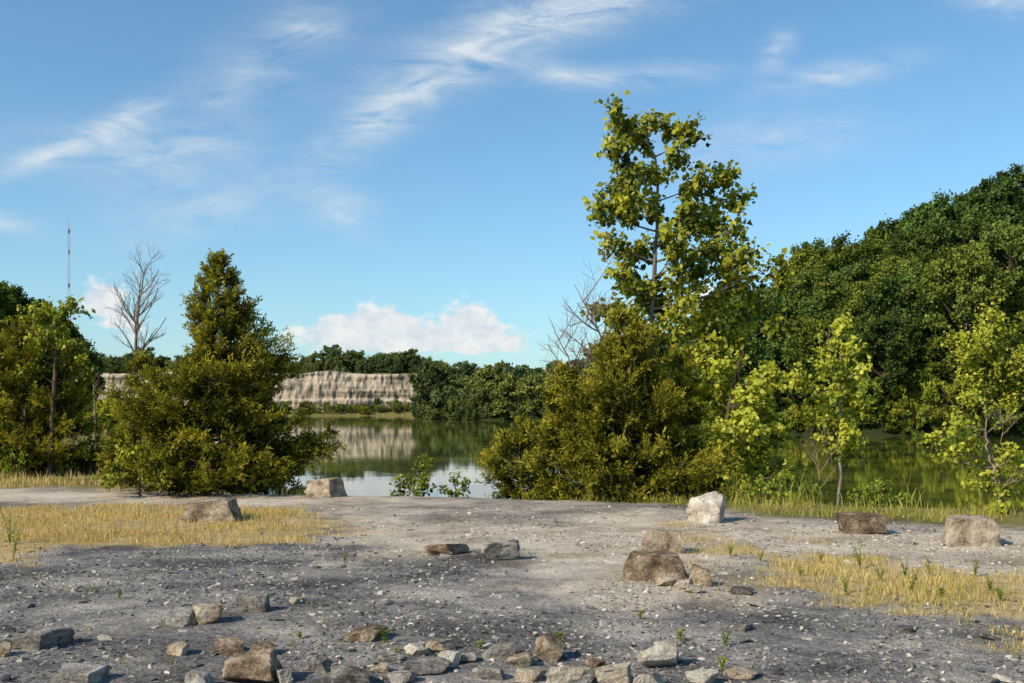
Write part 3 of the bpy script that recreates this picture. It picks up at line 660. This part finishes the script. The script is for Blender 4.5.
def total(bl):   # each cloud: bearing/elevation, tilt, extents, density
    t=None
    for px,py,ang,sx,sy,amp in bl:
        m=nt.nodes.new('ShaderNodeMapping'); m.vector_type='TEXTURE'
        m.inputs['Location'].default_value=((px-512)/F,(HY-py)/F,0); m.inputs['Rotation'].default_value=(0,0,math.radians(ang)); m.inputs['Scale'].default_value=(sx*2.3,sy*2.3,1)
        L.new(uv.outputs[0],m.inputs[0]); g=nt.nodes.new('ShaderNodeTexGradient'); g.gradient_type='QUADRATIC_SPHERE'; L.new(m.outputs[0],g.inputs[0])
        t=mth(nt,'MULTIPLY_ADD',g.outputs['Fac'],amp*1.25,t if t is not None else 0.0)
    return t
cir=total([(45,158,18,.05,.009,1.1),(118,122,22,.045,.011,1.2),(140,155,-3,.11,.026,.7),(380,118,38,.07,.019,1.1),(450,70,32,.10,.026,.75),(540,22,18,.13,.026,1.05),(600,2,12,.09,.02,1.0),
 (215,210,15,.08,.022,.7),(345,212,-20,.03,.018,1.1),(560,75,-8,.05,.011,.8),(650,76,3,.07,.010,.8),(835,76,12,.065,.012,1.0),(776,50,50,.018,.012,1.1),(765,142,8,.10,.024,.65),(1005,4,-10,.04,.012,1.0),(250,75,40,.14,.04,.5),(305,28,-5,.03,.012,.8),(5,224,-10,.03,.009,1.0)])
mp=nt.nodes.new('ShaderNodeMapping'); mp.inputs['Rotation'].default_value=(0,0,math.radians(-24)); mp.inputs['Scale'].default_value=(1.0,3.2,1); L.new(uv.outputs[0],mp.inputs[0])
cn=noise(nt,mp.outputs[0],13,5,0.62,dist=0.5)
cn=mth(nt,'MULTIPLY',mth(nt,'SUBTRACT',cn,0.30),2.4,clamp=True)
cirrus=mth(nt,'MULTIPLY',mth(nt,'MULTIPLY',cir,cn),0.80,clamp=True)
cum=total([(345,326,3,.040,.016,1.05),(385,322,3,.034,.016,1.05),(355,342,0,.06,.013,.9),(470,318,0,.026,.018,1.2),(462,338,0,.05,.014,.85),(505,343,0,.035,.012,.8),(104,296,-10,.022,.017,1.1),(125,322,-30,.035,.015,.9),(705,300,0,.035,.018,.9),(415,342,0,.06,.009,.6)])
mp2=nt.nodes.new('ShaderNodeMapping'); mp2.inputs['Scale'].default_value=(1,1.5,1); L.new(uv.outputs[0],mp2.inputs[0])
un=noise(nt,mp2.outputs[0],38,5,0.62)
cmask=mth(nt,'MULTIPLY',cum,6.0,clamp=True)
cden=mth(nt,'MULTIPLY',mth(nt,'SUBTRACT',mth(nt,'MULTIPLY_ADD',mth(nt,'SUBTRACT',un,0.5),2.3,cum),0.42),2.4,clamp=True)
cden=mth(nt,'MULTIPLY',mth(nt,'MULTIPLY',cden,cmask),0.85)
hz=mth(nt,'MULTIPLY',mth(nt,'EXPONENT',mth(nt,'MULTIPLY',mth(nt,'ABSOLUTE',sp.outputs[2]),-7)),0.40)
base=mixc(nt,1.0,sky.outputs[0],(0.70,1.00,1.09),'MULTIPLY')
base=mixc(nt,hz,base,(3.6,4.4,5.0))
ccol=ramp(nt,un,[(0.36,(0.74,0.79,0.87)),(0.6,(1.0,0.98,0.95))])
ccol=mixc(nt,1.0,ccol,(6.1,6.1,6.1),'MULTIPLY')
c1=mixc(nt,cirrus,base,(4.7,5.2,5.6))
c2=mixc(nt,cden,c1,ccol)
bg=nt.nodes.new('ShaderNodeBackground'); bg.inputs[1].default_value=0.15; L.new(c2,bg.inputs[0])
wo=nt.nodes.new('ShaderNodeOutputWorld'); L.new(bg.outputs[0],wo.inputs[0])
w.cycles.sampling_method='MANUAL'; w.cycles.sample_map_resolution=512

# ------------------------------------------------------------------ camera
cam=bpy.data.cameras.new('camera'); cam.lens=35; cam.sensor_width=36; cam.shift_y=(HY-341.5)/1024; cam.clip_end=5000; cam.clip_start=0.1
co=bpy.data.objects.new('camera',cam); co.location=(0,0,EYE); co.rotation_euler=(math.radians(90),0,0); scene.collection.objects.link(co)
scene.camera=co
scene.view_settings.view_transform='Standard'; scene.view_settings.look='None'; scene.view_settings.exposure=0
